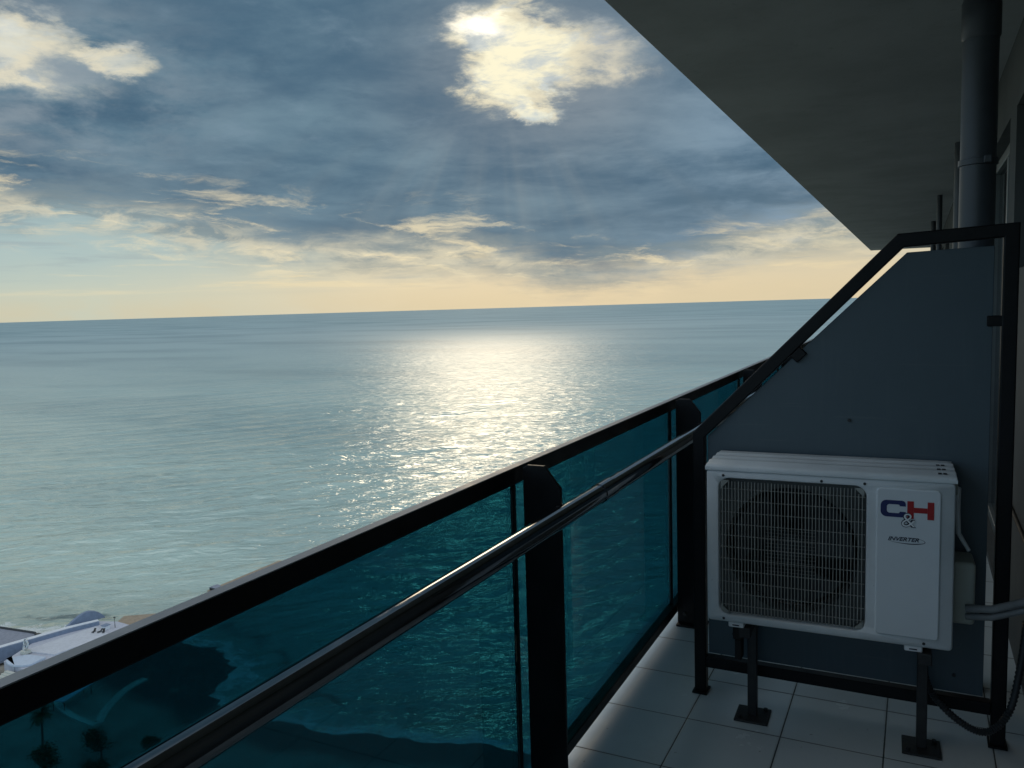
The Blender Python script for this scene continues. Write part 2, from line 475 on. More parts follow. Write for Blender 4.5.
def tag(o, label=None, cat=None, group=None, kind=None):
    if label: o['label'] = label
    if cat: o['category'] = cat
    if group: o['group'] = group
    if kind: o['kind'] = kind
    return o


def thing(name, label, cat, loc=(0, 0, 0), rz=0.0, group=None):
    o = bpy.data.objects.new(name, None); C.objects.link(o)
    o.location = loc; o.rotation_euler = (0, 0, rz); o.empty_display_size = .2
    return tag(o, label, cat, group)


def box(bm, x0, x1, y0, y1, z0, z1):
    v = [bm.verts.new((x, y, z)) for x in (x0, x1) for y in (y0, y1) for z in (z0, z1)]
    for f in ((0, 1, 3, 2), (4, 6, 7, 5), (0, 4, 5, 1), (2, 3, 7, 6), (0, 2, 6, 4), (1, 5, 7, 3)):
        bm.faces.new([v[i] for i in f])
    return v


def B(*a):
    bm = bmesh.new()
    for q in (a if isinstance(a[0], (tuple, list)) else (a,)):
        box(bm, *q)
    return bm


def frame_axes(d):
    d = d.normalized()
    a = Vector((0, 0, 1)) if abs(d.z) < .9 else Vector((1, 0, 0))
    u = d.cross(a).normalized()
    return u, d.cross(u).normalized()


def tube(bm, pts, r, n=12, cap=True):
    pts = [Vector(p) for p in pts]
    rs = r if isinstance(r, (list, tuple)) else [r]*len(pts)
    rings = []
    u = None
    for i, p in enumerate(pts):
        d = (pts[min(i+1, len(pts)-1)]-pts[max(i-1, 0)]).normalized()
        if u is None:
            u, v = frame_axes(d)
        else:
            u = (u-d*u.dot(d)).normalized(); v = d.cross(u)
        rings.append([bm.verts.new(p+(u*math.cos(t)+v*math.sin(t))*rs[i]) for t in [2*math.pi*j/n for j in range(n)]])
    for a, b in zip(rings, rings[1:]):
        for j in range(n):
            bm.faces.new((a[j], a[(j+1) % n], b[(j+1) % n], b[j]))
    if cap:
        bm.faces.new(rings[0][::-1]); bm.faces.new(rings[-1])


def prism(bm, poly, axis, a0, a1):
    """extrude a 2D outline along an axis (0 = x, 1 = y, 2 = z)"""
    def mk(p, a):
        return {0: (a, p[0], p[1]), 1: (p[0], a, p[1]), 2: (p[0], p[1], a)}[axis]
    lo = [bm.verts.new(mk(p, a0)) for p in poly]; hi = [bm.verts.new(mk(p, a1)) for p in poly]
    n = len(poly)
    bm.faces.new(lo); bm.faces.new(hi[::-1])
    for i in range(n):
        bm.faces.new((lo[i], hi[i], hi[(i+1) % n], lo[(i+1) % n]))


def PR(poly, axis, a0, a1):
    bm = bmesh.new(); prism(bm, poly, axis, a0, a1); return bm


def rrect(x0, x1, z0, z1, r, n=6):
    out = []
    for cx, cz, a in ((x1-r, z1-r, 0), (x0+r, z1-r, 90), (x0+r, z0+r, 180), (x1-r, z0+r, 270)):
        for i in range(n+1):
            t = R(a+90*i/n); out.append((cx+r*math.cos(t), cz+r*math.sin(t)))
    return out


def text_bm(txt, size, shear=0.0, depth=.0006, offset=0.0, width=1.0):
    cu = bpy.data.curves.new('lettering', 'FONT'); cu.body = txt; cu.size = size; cu.shear = shear; cu.extrude = depth; cu.offset = offset
    cu.resolution_u = 4
    o = bpy.data.objects.new('lettering', cu); C.objects.link(o)
    dg = bpy.context.evaluated_depsgraph_get(); dg.update()
    me = bpy.data.meshes.new_from_object(o.evaluated_get(dg))
    bpy.data.objects.remove(o); bpy.data.curves.remove(cu)
    bm = bmesh.new(); bm.from_mesh(me); bpy.data.meshes.remove(me)
    for v in bm.verts:                      # stand the lettering upright, facing -y
        x, y, z = v.co; v.co = (x*width, -z, y)
    return bm


def bounds(bm):
    xs = [v.co.x for v in bm.verts]; zs = [v.co.z for v in bm.verts]
    return min(xs), max(xs), min(zs), max(zs)


def fit(bm, x0, x1, z0, z1, y):
    a, b, c, d = bounds(bm)
    for v in bm.verts:
        v.co.x = x0+(v.co.x-a)/(b-a)*(x1-x0); v.co.z = z0+(v.co.z-c)/(d-c)*(z1-z0); v.co.y += y
    return bm


# ================================================================== SEA AND SHORE
SEA = -90.0
SHORE = [(-60000, -900), (-2500, 60), (-800, 98), (-400, 124), (-300, 133), (-245, 139.5), (-222, 146), (-206, 156), (-196, 161), (-186, 158.5), (-177, 157),
         (-166, 154), (-157, 150), (-152.5, 143), (-151.5, 137), (-146, 132), (-130, 131.5), (-110, 135), (-91, 139.5), (-72, 144),
         (-20, 153), (100, 172), (300, 205), (2500, 500), (60000, 3000)]


def shore_dist(XY):
    """distance to the waterline, positive out at sea"""
    P0 = np.array(SHORE[:-1], float); P1 = np.array(SHORE[1:], float)
    best = np.full(len(XY), 1e12)
    for a, b in zip(P0, P1):
        ab = b-a; t = np.clip(((XY-a)@ab)/(ab@ab), 0, 1)
        q = XY-(a+t[:, None]*ab); best = np.minimum(best, np.einsum('ij,ij->i', q, q))
    yl = np.interp(XY[:, 0], [p[0] for p in SHORE], [p[1] for p in SHORE])
    d = np.sqrt(best)*np.where(XY[:, 1] > yl, 1.0, -1.0)
    x, y = XY[:, 0], XY[:, 1]
    rag = 1.1*np.sin(.31*x+1.3*np.sin(.17*y))+.8*np.sin(.53*y+.29*x+2)+.5*np.sin(.9*x-.7*y)
    return d+rag*np.clip(1-np.abs(d)/40, 0, 1)


def axis(lo, hi, step, out_lo, out_hi, g=1.35):
    a = list(np.arange(lo, hi+step*.5, step))
    s = step; v = lo; pre = []
    while v > out_lo:
        s *= g; v -= s; pre.append(max(v, out_lo))
    s = step; v = a[-1]; post = []
    while v < out_hi:
        s *= g; v += s; post.append(min(v, out_hi))
    return np.array(pre[::-1]+a+post)


def grid(name, xs, ys, zf, m):
    XX, YY = np.meshgrid(xs, ys, indexing='xy')
    XY = np.stack([XX.ravel(), YY.ravel()], 1)
    d = shore_dist(XY)
    Z = zf(XY, d)
    nx, ny = len(xs), len(ys)
    me = bpy.data.meshes.new(name)
    idx = np.arange(nx*ny).reshape(ny, nx)
    faces = np.stack([idx[:-1, :-1].ravel(), idx[:-1, 1:].ravel(), idx[1:, 1:].ravel(), idx[1:, :-1].ravel()], 1)
    me.from_pydata(np.column_stack([XY, Z]).tolist(), [], faces.tolist())
    at = me.attributes.new('shore_distance', 'FLOAT', 'POINT')
    at.data.foreach_set('value', np.clip(d, -400, 4000).astype(np.float32))
    for p in me.polygons: p.use_smooth = True
    me.materials.append(m)
    o = bpy.data.objects.new(name, me); C.objects.link(o)
    return tag(o, kind='structure')


def sea_mesh():
    """the sea as real waves: a polar net about the tower, finer where the water is near"""
    azs = np.radians(np.concatenate([np.arange(-78, 26, .125), np.arange(26, 282, 4.0)]))
    rs = [95.0]
    while rs[-1] < 2600: rs.append(rs[-1]*1.0058)
    while rs[-1] < 60000: rs.append(rs[-1]*1.09)
    rs = np.array(rs)
    RR, AA = np.meshgrid(rs, azs, indexing='ij')
    X = (RR*np.sin(AA)).ravel(); Y = (RR*np.cos(AA)).ravel(); RV = RR.ravel()
    d = shore_dist(np.stack([X, Y], 1))
    rng = np.random.default_rng(14)
    Z = np.zeros_like(X)
    step = RV*.0058
    fine = (AA.ravel() < math.radians(26))
    # slow bending of the wave fronts and wave groups
    wx = 14*np.sin(X*.008+Y*.011+1.0)+9*np.sin(X*.021-Y*.013+2.0)
    for i in range(140):
        lam = 3.0*(42/3.0)**(rng.random()**1.45)
        spread = .11 if lam > 14 else .34
        ang = math.radians(49+90)+rng.normal()*spread           # direction of travel, square to the crests
        k_ = 2*math.pi/lam
        steep = .0175*(.48 if lam > 18 else .85 if lam > 11 else 1.45)
        amp = steep/k_
        ph = k_*(X*math.cos(ang)+Y*math.sin(ang)+(wx if lam > 10 else wx*.6))+rng.random()*6.283
        grp = .74+.26*np.sin((X*math.cos(ang+.5)+Y*math.sin(ang+.5))*k_/rng.uniform(5, 9)+rng.random()*6.283)
        vis = np.clip((lam/step-2.0)/2.0, 0, 1)                  # leave out what the net cannot carry
        sn = np.sin(ph)
        Z += amp*2.0*grp*vis*(sn+.22*np.cos(2*ph))
    Z *= np.clip((d-3)/45.0, 0, 1)*fine
    nr, na = len(rs), len(azs)
    co = np.column_stack([X, Y, SEA+Z]).astype(np.float32)
    idx = np.arange(nr*na).reshape(nr, na); nxt = np.roll(idx, -1, axis=1)
    f = np.stack([idx[:-1].ravel(), idx[1:].ravel(), nxt[1:].ravel(), nxt[:-1].ravel()], 1).astype(np.int32)
    f = f[:, ::-1]
    me = bpy.data.meshes.new('sea')
    me.vertices.add(len(co)); me.vertices.foreach_set('co', co.ravel())
    me.loops.add(f.size); me.loops.foreach_set('vertex_index', f.ravel())
    me.polygons.add(len(f)); me.polygons.foreach_set('loop_start', np.arange(0, f.size, 4, dtype=np.int32))
    me.polygons.foreach_set('use_smooth', np.ones(len(f), dtype=bool))
    me.update(calc_edges=True)
    at = me.attributes.new('shore_distance', 'FLOAT', 'POINT')
    at.data.foreach_set('value', np.clip(d, -400, 4000).astype(np.float32))
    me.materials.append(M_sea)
    o = bpy.data.objects.new('sea', me); C.objects.link(o)
    return tag(o, kind='structure')


sea = sea_mesh()
beach = grid('beach', axis(-330, 60, 2.5, -3000, 3000), axis(60, 175, 2.5, -3000, 700),
             lambda XY, d: SEA+np.where(d < 0, np.minimum(-d*.05, 2.0)+.25*np.sin(XY[:, 0]*.11)*np.sin(XY[:, 1]*.13)*np.clip(-d/20, 0, 1), -np.minimum(d*.12, 6.0))+.02, M_land)


def ground_z(x, y):
    d = float(shore_dist(np.array([[x, y]], float))[0])
    return SEA+min(max(-d, 0)*.05, 2.0)


# winding path and court on the beach
def ribbon(bm, pts, wd, z_off=.12, thick=.3):
    pts = [Vector((p[0], p[1], 0)) for p in pts]
    sm = []
    for i in range(len(pts)-1):
        p0, p1, p2, p3 = pts[max(i-1, 0)], pts[i], pts[i+1], pts[min(i+2, len(pts)-1)]
        for j in range(8):
            t = j/8
            sm.append(.5*((2*p1)+(p2-p0)*t+(2*p0-5*p1+4*p2-p3)*t*t+(3*p1-p0-3*p2+p3)*t**3))
    sm.append(pts[-1])
    prev = None
    for i, p in enumerate(sm):
        d = (sm[min(i+1, len(sm)-1)]-sm[max(i-1, 0)]).normalized(); nrm = Vector((-d.y, d.x, 0))*wd/2
        z = ground_z(p.x, p.y)+z_off+.25
        a, b = p+nrm, p-nrm
        q = [bm.verts.new((a.x, a.y, z)), bm.verts.new((b.x, b.y, z)), bm.verts.new((b.x, b.y, z-thick-.8)), bm.verts.new((a.x, a.y, z-thick-.8))]
        if prev:
            for e in range(4):
                bm.faces.new((prev[e], prev[(e+1) % 4], q[(e+1) % 4], q[e]))
        else:
            bm.faces.new(q)
        prev = q
    bm.faces.new(prev[::-1])


bm = bmesh.new(); ribbon(bm, [(-172, 134), (-171.5, 128.5), (-168.5, 122), (-165.5, 117.5), (-162.5, 114)], 2.0)
tag(obj('beach_path', bm, M_path), kind='structure')
bm = bmesh.new(); ribbon(bm, [(-162.5, 113.0), (-170, 113.4), (-177, 115), (-186, 118.5)], 1.4)
tag(obj('beach_path', bm, M_path), kind='structure')

# ================================================================== BEACH PAVILION (4 m up on the shore)
ZD = -85.0
pav = thing('beach_pavilion', 'pale beach terrace building with a blue arched end wall at the shoreline', 'building', (-205, 135, ground_z(-205, 135)))
gz = ground_z(-205, 135)
oz = -gz


def loc(pts, o=(-205, 135)): return [(p[0]-o[0], p[1]-o[1]) for p in pts]


obj('deck', PR(loc([(-209.3, 127.2), (-206.3, 146.2), (-197.0, 143.6), (-199.3, 129.0)]), 2, 1.0, ZD+oz+.05), M_plaza, pav)
obj('terrace', PR(loc([(-208.5, 121.5), (-213.8, 134), (-211, 149.5), (-204.5, 151.8), (-197.5, 151.2), (-192.0, 148.8), (-187, 141), (-188.5, 128), (-194, 120)]), 2, -3.0, ZD+oz-.35), M_lilac, pav)
# parapet beam running along the sea side
bm = bmesh.new()
prism(bm, loc([(-218.2, 122.0), (-212.4, 141.6), (-209.0, 148.8), (-207.6, 148.2), (-210.8, 141.0), (-216.6, 121.6)]), 2, .6, ZD+oz+.75)
obj('parapet', bm, M_pbeam, pav)
obj('inner_wall', PR(loc([(-216.5, 121.7), (-210.7, 141.0), (-207.5, 148.1), (-207.1, 147.9), (-210.2, 140.6), (-216.0, 121.5)]), 2, .8, ZD+oz+.70), M_bluewall, pav)
# arched end wall: a slice of a disc standing on the parapet
a0, a1 = Vector((-213.6, 142.2, 0)), Vector((-210.4, 152.4, 0))
dv = (a1-a0); L = dv.length; dv.normalize(); nv = Vector((-dv.y, dv.x, 0))
poly = [(0, 0)]+[(L*(i/18), 3.0*math.sin(math.pi*(i/18)**1.25)**.8 if 0 < i < 18 else 0.0) for i in range(1, 19)]
bm = bmesh.new()
for side in (0, 1):
    pass
lo_, hi_ = [], []
for s_, h_ in poly:
    p = a0+dv*s_-Vector((-205, 135, 0))
    lo_.append(bm.verts.new((p.x, p.y, ZD+oz-.2+h_))); hi_.append(bm.verts.new((p.x+nv.x*1.2, p.y+nv.y*1.2, ZD+oz-.2+h_)))
bm.faces.new(lo_); bm.faces.new(hi_[::-1])
for i in range(len(poly)):
    j = (i+1) % len(poly); bm.faces.new((lo_[i], hi_[i], hi_[j], lo_[j]))
obj('arched_wall', bm, M_bluewall, pav)
# half-disc canopy over the stairs, and the stairs themselves
cx, cy = -203.6, 123.6
cn = [(cx+6.0*math.cos(R(a)), cy+3.6*math.sin(R(a))) for a in range(150, 361, 14)]
cn = [(-208.2, 122.2)]+[(cx+4.8*math.cos(R(a)), cy+3.4*math.sin(R(a))) for a in range(190, 350, 12)]+[(-199.6, 126.8), (-205.5, 126.0)]
obj('canopy', PR(loc(cn), 2, ZD+oz-.3, ZD+oz+.25), M_canopy, pav, .08)
bm = bmesh.new()
for i in range(9):
    t = i/9
    box(bm, -204.5-t*1.0+205, -199.0+t*1.8+205, 119.0-t*6.2-135, 119.75-t*6.2-135, -1.0, ZD+oz-1.2-t*3.0)
obj('steps', bm, M_path, pav)
for px, py in ((-207, 122.6), (-203.5, 120.8), (-200.3, 122.4)):
    bm = bmesh.new(); tube(bm, [(px+205, py-135, -.5), (px+205, py-135, ZD+oz-.3)], .14, 8)
    obj('column', bm, M_pbeam, pav)
dock = tag(obj('dock', PR([(-262, 121), (-240, 138.5), (-224.0, 140.2), (-216.9, 136), (-218.4, 120), (-230, 110)], 2, -92, -87.4), M_dock, None, .15), 'grey paved dock beside the white parapet, with a dark seaward edge', 'dock')
bm = bmesh.new()
tube(bm, [(-240, 138.2, -87.25), (-224.0, 139.9, -87.25), (-217.4, 136.2, -87.25)], .35, 6)
obj('kerb', bm, M_steel, dock)

# ring shaped sculpture on the terrace corner
scu = thing('sculpture', 'silvery sculpture of standing rings beside the pale blue canopy', 'sculpture', (-207.4, 126.6, ZD+.26))
obj('plinth', B(-.9, .9, -.9, .9, -.35, .5), M_path, scu, .05)
for i, (h0, r0, off) in enumerate(((1.35, .85, -.25), (2.75, .75, .45), (1.9, .95, .9))):
    bm = bmesh.new()
    pts = [(math.cos(t)*r0*.8+off*.5, math.sin(t)*.25, h0+math.sin(t)*r0) for t in [2*math.pi*j/20 for j in range(21)]]
    tube(bm, pts, .17, 8)
    obj('ring', bm, M_chrome, scu, smooth=True)
# white roof hatch and lamp post at the far end
hat = thing('roof_kiosk', 'small white block kiosk on the far corner of the beach terrace', 'kiosk', (-202.6, 146.6, ZD-.35))
obj('body', B(-.9, .7, -.8, .8, 0, 1.1), M_pbeam, hat, .05)
obj('hatch', B(-1.05, .85, -.95, .95, 1.1, 1.25), M_bluewall, hat, .03)
lp = thing('lamp_post', 'slim dark lamp post standing beside the white kiosk', 'lamp post', (-201.2, 148.4, ZD-.35))
bm = bmesh.new(); tube(bm, [(0, 0, 0), (0, 0, 2.9)], [.09, .05], 8); obj('pole', bm, M_steel, lp)
obj('lamp_head', B(-.32, .32, -.16, .16, 2.85, 3.05), M_steel, lp, .03)
# low wall with bins, and the dark seats on the deck
for i, (x, y, a) in enumerate(((-202.9, 143.0, 20), (-201.3, 143.6, -10), (-200.2, 144.0, 40))):
    t = thing('deck_chair', ['dark lounge chair on the pale deck nearest the arched wall', 'dark lounge chair in the middle of three on the deck',
                             'dark lounge chair at the outer rim of the pale deck'][i], 'lounge chair', (x, y, ZD+.052), R(a), 'dark chairs on the beach terrace')
    obj('seat', B(-.3, .3, -.6, .5, .22, .32), M_steel, t)
    obj('backrest', PR([(.45, .3), (.9, .85), (.83, .9), (.38, .35)], 0, -.3, .3), M_steel, t)
    for lx in (-.26, .22):
        for ly in (-.55, .4):
            obj('leg', B(lx, lx+.05, ly, ly+.05, 0, .22), M_steel, t)
hd = bmesh.new()
for i in range(260):
    p = Vector((random.uniform(-3.2, 1.5), random.uniform(-1.2, 1.2), random.uniform(.1, 1.5)))
    r = random.uniform(.25, .5); nrm = Vector((random.gauss(0, 1), random.gauss(0, 1), random.gauss(.4, 1))).normalized(); u, v = frame_axes(nrm)
    hd.faces.new([hd.verts.new(p+u*r*a+v*r*b) for a, b in ((-1, 0), (0, -.6), (1, 0), (0, .6))])
ho = obj('hedge', hd, M_hedge); ho.location = (-210.6, 119.2, ground_z(-210, 119)+.2)
tag(ho, 'clipped green hedge at the near end of the white parapet', 'hedge')

# tan pier reaching out beyond the beach building
pier = thing('pier', 'tan planked pier reaching out to sea beyond the terrace', 'pier', (-199.4, 203, SEA))
obj('decking', B((-6, 8, -17.5, 16, 2.1, 2.5),), M_tan, pier)
for i in range(4):
    for x in (-5, 7):
        bm = bmesh.new(); tube(bm, [(x, -16+i*10, -3), (x, -16+i*10, 2.1)], .3, 8); obj('pile', bm, M_steel, pier)
bm = bmesh.new()
for i in range(9):
    box(bm, 7.8, 7.9, -17+i*4, -16.9+i*4, 2.5, 3.4)
box(bm, 7.82, 7.88, -17, 15.1, 3.4, 3.46)
obj('railing', bm, M_steel, pier)
kb = thing('pier_hut', 'small dark hut at the near end of the tan pier', 'hut', (-203.6, 187.2, -87.49))
obj('body', B(-1.3, 1.3, -1.1, 1.1, 0, .9), M_steel, kb)
obj('roof', PR([(-1.5, .9), (1.5, .9), (0, 1.4)], 1, -1.3, 1.3), M_dock, kb)
tanr = tag(obj('jetty_platform', PR([(-206.5, 150.9), (-210.5, 158.5), (-202.5, 164), (-196.5, 156), (-198.6, 151.5)], 2, -92, -87.0), M_tan), 'short tan jetty platform at the far edge of the lilac terrace', 'jetty')
# blue flat shelter seen through the glass
sh = thing('beach_shelter', 'flat blue shelter roof on posts by the curved beach path', 'shelter', (-175.5, 118.0, ground_z(-175, 118)))
bm = PR([(-2.0, -5.0), (1.6, -4.2), (-.8, 5.0), (-3.6, 4.4)], 2, 2.6, 2.8)
obj('roof', bm, M_canopy, sh)
for px, py in ((-1.7, -4.6), (1.2, -3.9), (-1.1, 4.6), (-3.2, 4.1)):
    bm = bmesh.new(); tube(bm, [(px, py, -.3), (px, py, 2.6)], .09, 8); obj('post', bm, M_steel, sh)


# ------------------------------------------------------------------ palms on the beach
def palm_trunk(h):
    bm = bmesh.new()
    pts = [(math.sin(t*1.3)*.35, .15*math.sin(t*2), t*h) for t in [i/8 for i in range(9)]]
    tube(bm, [(p[0], p[1], p[2]-(.6 if i == 0 else 0)) for i, p in enumerate(pts)], [.30-.12*i/8 for i in range(9)], 9)
    return bm, pts[-1]


def palm_crown(top, h, rad, seed):
    rng = random.Random(seed); bm = bmesh.new()
    for i in range(46):
        a = rng.uniform(0, 2*math.pi); el0 = rng.uniform(-.5, 1.35); ln = rad*rng.uniform(.75, 1.1)
        p = Vector((top[0], top[1], h)); d = Vector((math.cos(a)*math.cos(el0), math.sin(a)*math.cos(el0), math.sin(el0)))
        side = Vector((-math.sin(a), math.cos(a), 0)); prev = p
        for k in range(7):
            q = prev+d*(ln/7); d = (d+Vector((0, 0, -.20))).normalized()
            wdt = rad*.26*math.sin(math.pi*(k+1.2)/8.4)
            for sg in (-1, 1):
                for u_ in (0, .5):
                    r0 = prev.lerp(q, u_); tip = r0+side*sg*wdt+d*ln*.09+Vector((0, 0, -.25*wdt))
                    bm.faces.new([bm.verts.new(r0), bm.verts.new(r0+d*ln*.055), bm.verts.new(tip)])
            prev = q
    return bm


t = thing('palm_tree', 'tall slender palm on the pale beach, leftmost of the trees', 'palm tree', (-160.5, 99.6, ground_z(-160.5, 99.6)), .4)
bm, top = palm_trunk(9.0); obj('trunk', bm, M_bark, t, smooth=True)
obj('crown', palm_crown(top, 9.0, 2.9, 11), M_leaf, t)


def round_crown(h, r, seed):
    """many small leaves gathered in clumps through the volume of the crown"""
    rng = random.Random(seed); bm = bmesh.new()
    for c_ in range(22):
        while True:
            q = Vector((rng.uniform(-1, 1), rng.uniform(-1, 1), rng.uniform(-1, 1)))
            if q.length < 1: break
        cc = Vector((q.x*r*.75, q.y*r*.75, h+q.z*r*.62)); cr = r*rng.uniform(.26, .42)
        for i in range(75):
            p = cc+Vector((rng.gauss(0, .5), rng.gauss(0, .5), rng.gauss(0, .42)))*cr
            nrm = Vector((rng.gauss(0, 1), rng.gauss(0, 1), rng.gauss(.6, 1))).normalized(); u, v = frame_axes(nrm); z_ = rng.uniform(.14, .30)
            bm.faces.new([bm.verts.new(p+u*z_*a+v*z_*b) for a, b in ((-1, 0), (0, -.6), (1, 0), (0, .6))])
    return bm


trees = [(-148.6, 104.2, 4.6, 3.3, 'dark round-crowned tree beside the end of the curved beach path'),
         (-138.5, 108.0, 3.3, 2.6, 'small dark bushy tree nearest the wet pebble spit'),
         (-152.2, 94.6, 3.8, 3.6, 'broad low tree in front of the slender palm trunk'),
         (-139.0, 95.5, 4.2, 3.2, 'dark bushy tree nearest the foot of the tower')]
for i, (x, y, h, r, lb) in enumerate(trees):
    t = thing('beach_tree', lb, 'tree', (x, y, ground_z(x, y)), R(57*i), 'bushy trees on the beach')
    bm = bmesh.new(); tube(bm, [(0, 0, -.5), (.1, .05, h*.4), (.05, .1, h*.9)], [.26, .2, .09], 8)
    for a in range(4):
        tube(bm, [(.07, .07, h*(.4+.1*a)), (.07+math.cos(a*1.7)*r*.5, .07+math.sin(a*1.7)*r*.5, h*(.8+.1*a))], [.1, .04], 6)
    obj('trunk', bm, M_bark, t, smooth=True)
    obj('crown', round_crown(h, r, 31+i), M_leaf, t)

# ================================================================== BALCONY SHELL
YE, YB = 22.8, -3.0
XW = .38
tag(obj('floor', B(-1.12, XW-.002, YB, YE, -.22, 0.0), M_tile), kind='structure')
tag(obj('ceiling', B((-1.09, XW+.6, YB, YE, 2.65, 2.9)), M_soffit, None, .006), kind='structure')

# outer wall of the flats with its openings: piers, sills and lintels make one wall
wall = thing('apartment_wall', 'rough grey rendered apartment wall behind the balcony with window frames', 'wall', (XW, 0, 0))
openings = [(-1.6, .9, .03, 2.32), (3.75, 4.32, 1.60, 2.32), (4.6, 6.3, .03, 2.32), (8.0, 9.7, .03, 2.32), (10.6, 11.6, .9, 2.32), (13.0, 14.7, .03, 2.32), (16.0, 17.4, .9, 2.32), (18.6, 20.3, .03, 2.32)]
bm = bmesh.new(); y = YB
for a, b, z0, z1 in openings:
    box(bm, 0, .25, y, a, 0, 2.648)
    box(bm, 0, .25, a, b, z1, 2.648)
    if z0 > 0: box(bm, 0, .25, a, b, 0, z0)
    y = b
box(bm, 0, .25, y, YE, 0, 2.648)
bmesh.ops.remove_doubles(bm, verts=bm.verts[:], dist=1e-5)
obj('render_wall', bm, M_wall, wall)
for a, b, z0, z1 in openings:
    f = obj('window_frame', B((.06, .12, a+.001, a+.06, z0+.001, z1-.001), (.06, .12, b-.06, b-.001, z0+.001, z1-.001), (.06, .12, a+.061, b-.061, z1-.06, z1-.001), (.06, .12, a+.061, b-.061, z0+.001, z0+.06),
                              (.062, .118, (a+b)/2-.035, (a+b)/2+.035, z0+.061, z1-.061)), M_frame, wall, .004)
    obj('pane', B(.085, .095, a+.055, (a+b)/2-.03, z0+.055, z1-.055), M_window, f); obj('pane', B(.085, .095, (a+b)/2+.03, b-.055, z0+.055, z1-.055), M_window, f)
obj('end_pier', B((-.12, -.001, YE-.35, YE, 0, 2.646)), M_wall, wall)

# tower front below the balcony, so the slab does not hang in the air
tw = thing('apartment_tower', 'tall apartment tower under the balcony, rendered in grey', 'building', (0, 0, -90))
obj('wall', B((XW+.05, 12, YB-8, YE, 0, 89.75)), M_wall, tw)
for i in range(1, 30):
    obj('balcony_slab', B(-1.12, XW+.05, YB, YE, 90-3*i-.22, 90-3*i), M_slab, tw)

# ================================================================== GLASS RAILING
rail = thing('glass_railing', 'black metal balcony railing with teal glass panes and round handrail', 'railing', (-1.0, 0, 0))
tr_ = obj('top_rail', B((-.022, 0, YB, YE, 1.004, 1.05)), M_black, rail, .003)
obj('skylit_top_strip', B((-.026, -.0015, YB, YE, 1.0503, 1.0525)), M_skylit_top, tr_)  # pale strip paints the sky-lit top of the black rail
obj('bottom_rail', B((-.024, .014, YB, YE, .050, .092)), M_black, rail, .003)
posts = [2.03+1.62*k for k in range(-3, 13)]
for yf in posts:
    bm = bmesh.new()
    prism(bm, [(.016, .0), (.016, 1.048), (.030, 1.058), (.082, 1.058), (.130, .998), (.130, 0.0)], 1, yf-.006, yf+.006)
    p_ = obj('post', bm, M_black, rail, .0015)
    obj('foot_plate', B((.020, .150, yf-.05, yf+.05, .0005, .010)), M_black, p_)
    bm = bmesh.new()
    tube(bm, [(.05, yf-.012, .05), (.05, yf+.012, .05)], .009, 8); obj('bolt', bm, M_steel, p_)
    bm = bmesh.new(); tube(bm, [(.105, yf-.012, .05), (.105, yf+.012, .05)], .009, 8); obj('bolt', bm, M_steel, p_)
    obj('bracket', B((.118, .150, yf-.018, yf+.018, .925, .951)), M_black, p_, .003)
    obj('glass_seal', B((-.0175, -.002, yf-.021, yf-.016, .093, 1.003)), M_seal, rail)
ys = [YB]+posts+[YE]
for a, b in zip(ys, ys[1:]):
    obj('glass_pane', B((-.014, -.006, a-.009, b-.022, .086, 1.010)), M_glass, rail)
bm = bmesh.new(); tube(bm, [(.160, YB, .938), (.160, YE, .938)], .0275, 28)
hr = obj('handrail', bm, M_tube, rail, smooth=True)
for ysl in (2.29, 7.2, 12.1):
    bm = bmesh.new(); tube(bm, [(.160, ysl-.05, .938), (.160, ysl+.05, .938)], .0300, 24); obj('sleeve', bm, M_tube, hr, smooth=True)

# ================================================================== PRIVACY SCREEN
YP = 3.0
scr = thing('privacy_screen', 'dark blue privacy panel in a black tube frame with sloping corner', 'privacy screen', (0, YP, 0))


def bar(bm, p, q, wd, y0, y1):
    p, q = Vector((p[0], 0, p[1])), Vector((q[0], 0, q[1])); d = (q-p).normalized(); nrm = Vector((-d.z, 0, d.x))*wd/2
    prism(bm, [((p+nrm).x, (p+nrm).z), ((q+nrm).x, (q+nrm).z), ((q-nrm).x, (q-nrm).z), ((p-nrm).x, (p-nrm).z)], 1, y0, y1)


Wd = .044
# one mitred outline, swept as inner and outer loops
outer = [(-.747, 0), (-.747, 1.012), (-.062, 1.702), (.283, 1.716), (.283, 0)]
inner = [(-.703, 0), (-.703, .994), (-.044, 1.657), (.239, 1.672), (.239, 0)]
bm = bmesh.new()
for i in range(4):
    prism(bm, [outer[i], outer[i+1], inner[i+1], inner[i]], 1, 0, .042)
bmesh.ops.remove_doubles(bm, verts=bm.verts[:], dist=1e-5)
# drop the inner end caps left between the mitred lengths
seen = {}
for f in bm.faces: seen.setdefault(frozenset(v.index for v in f.verts), []).append(f)
bm.verts.index_update()
seen = {}
for f in bm.faces: seen.setdefault(frozenset(v.index for v in f.verts), []).append(f)
bmesh.ops.delete(bm, geom=[f for fs in seen.values() if len(fs) > 1 for f in fs], context='FACES_ONLY')
obj('frame', bm, M_black, scr, .004)
obj('bottom_bar', B((-.7025, .2385, .001, .041, .105, .148)), M_black, scr, .003)
obj('panel', PR([(-.694, .160), (-.694, .998), (-.034, 1.640), (.216, 1.648), (.216, .160)], 1, .016, .026), M_panel, scr, .0015)
for px, pz, a in ((-.372, 1.302, 45),):
    k_ = obj('clamp', B((-.023, .023, -.010, .028, -.017, .017)), M_black, scr, .003)
    k_.location = (px, .012, pz); k_.rotation_euler = (0, R(-45), 0)
for pz in (1.41, .45):
    k_ = obj('clamp', B((-.023, .023, -.010, .028, -.017, .017)), M_black, scr, .003); k_.location = (.222, .012, pz)
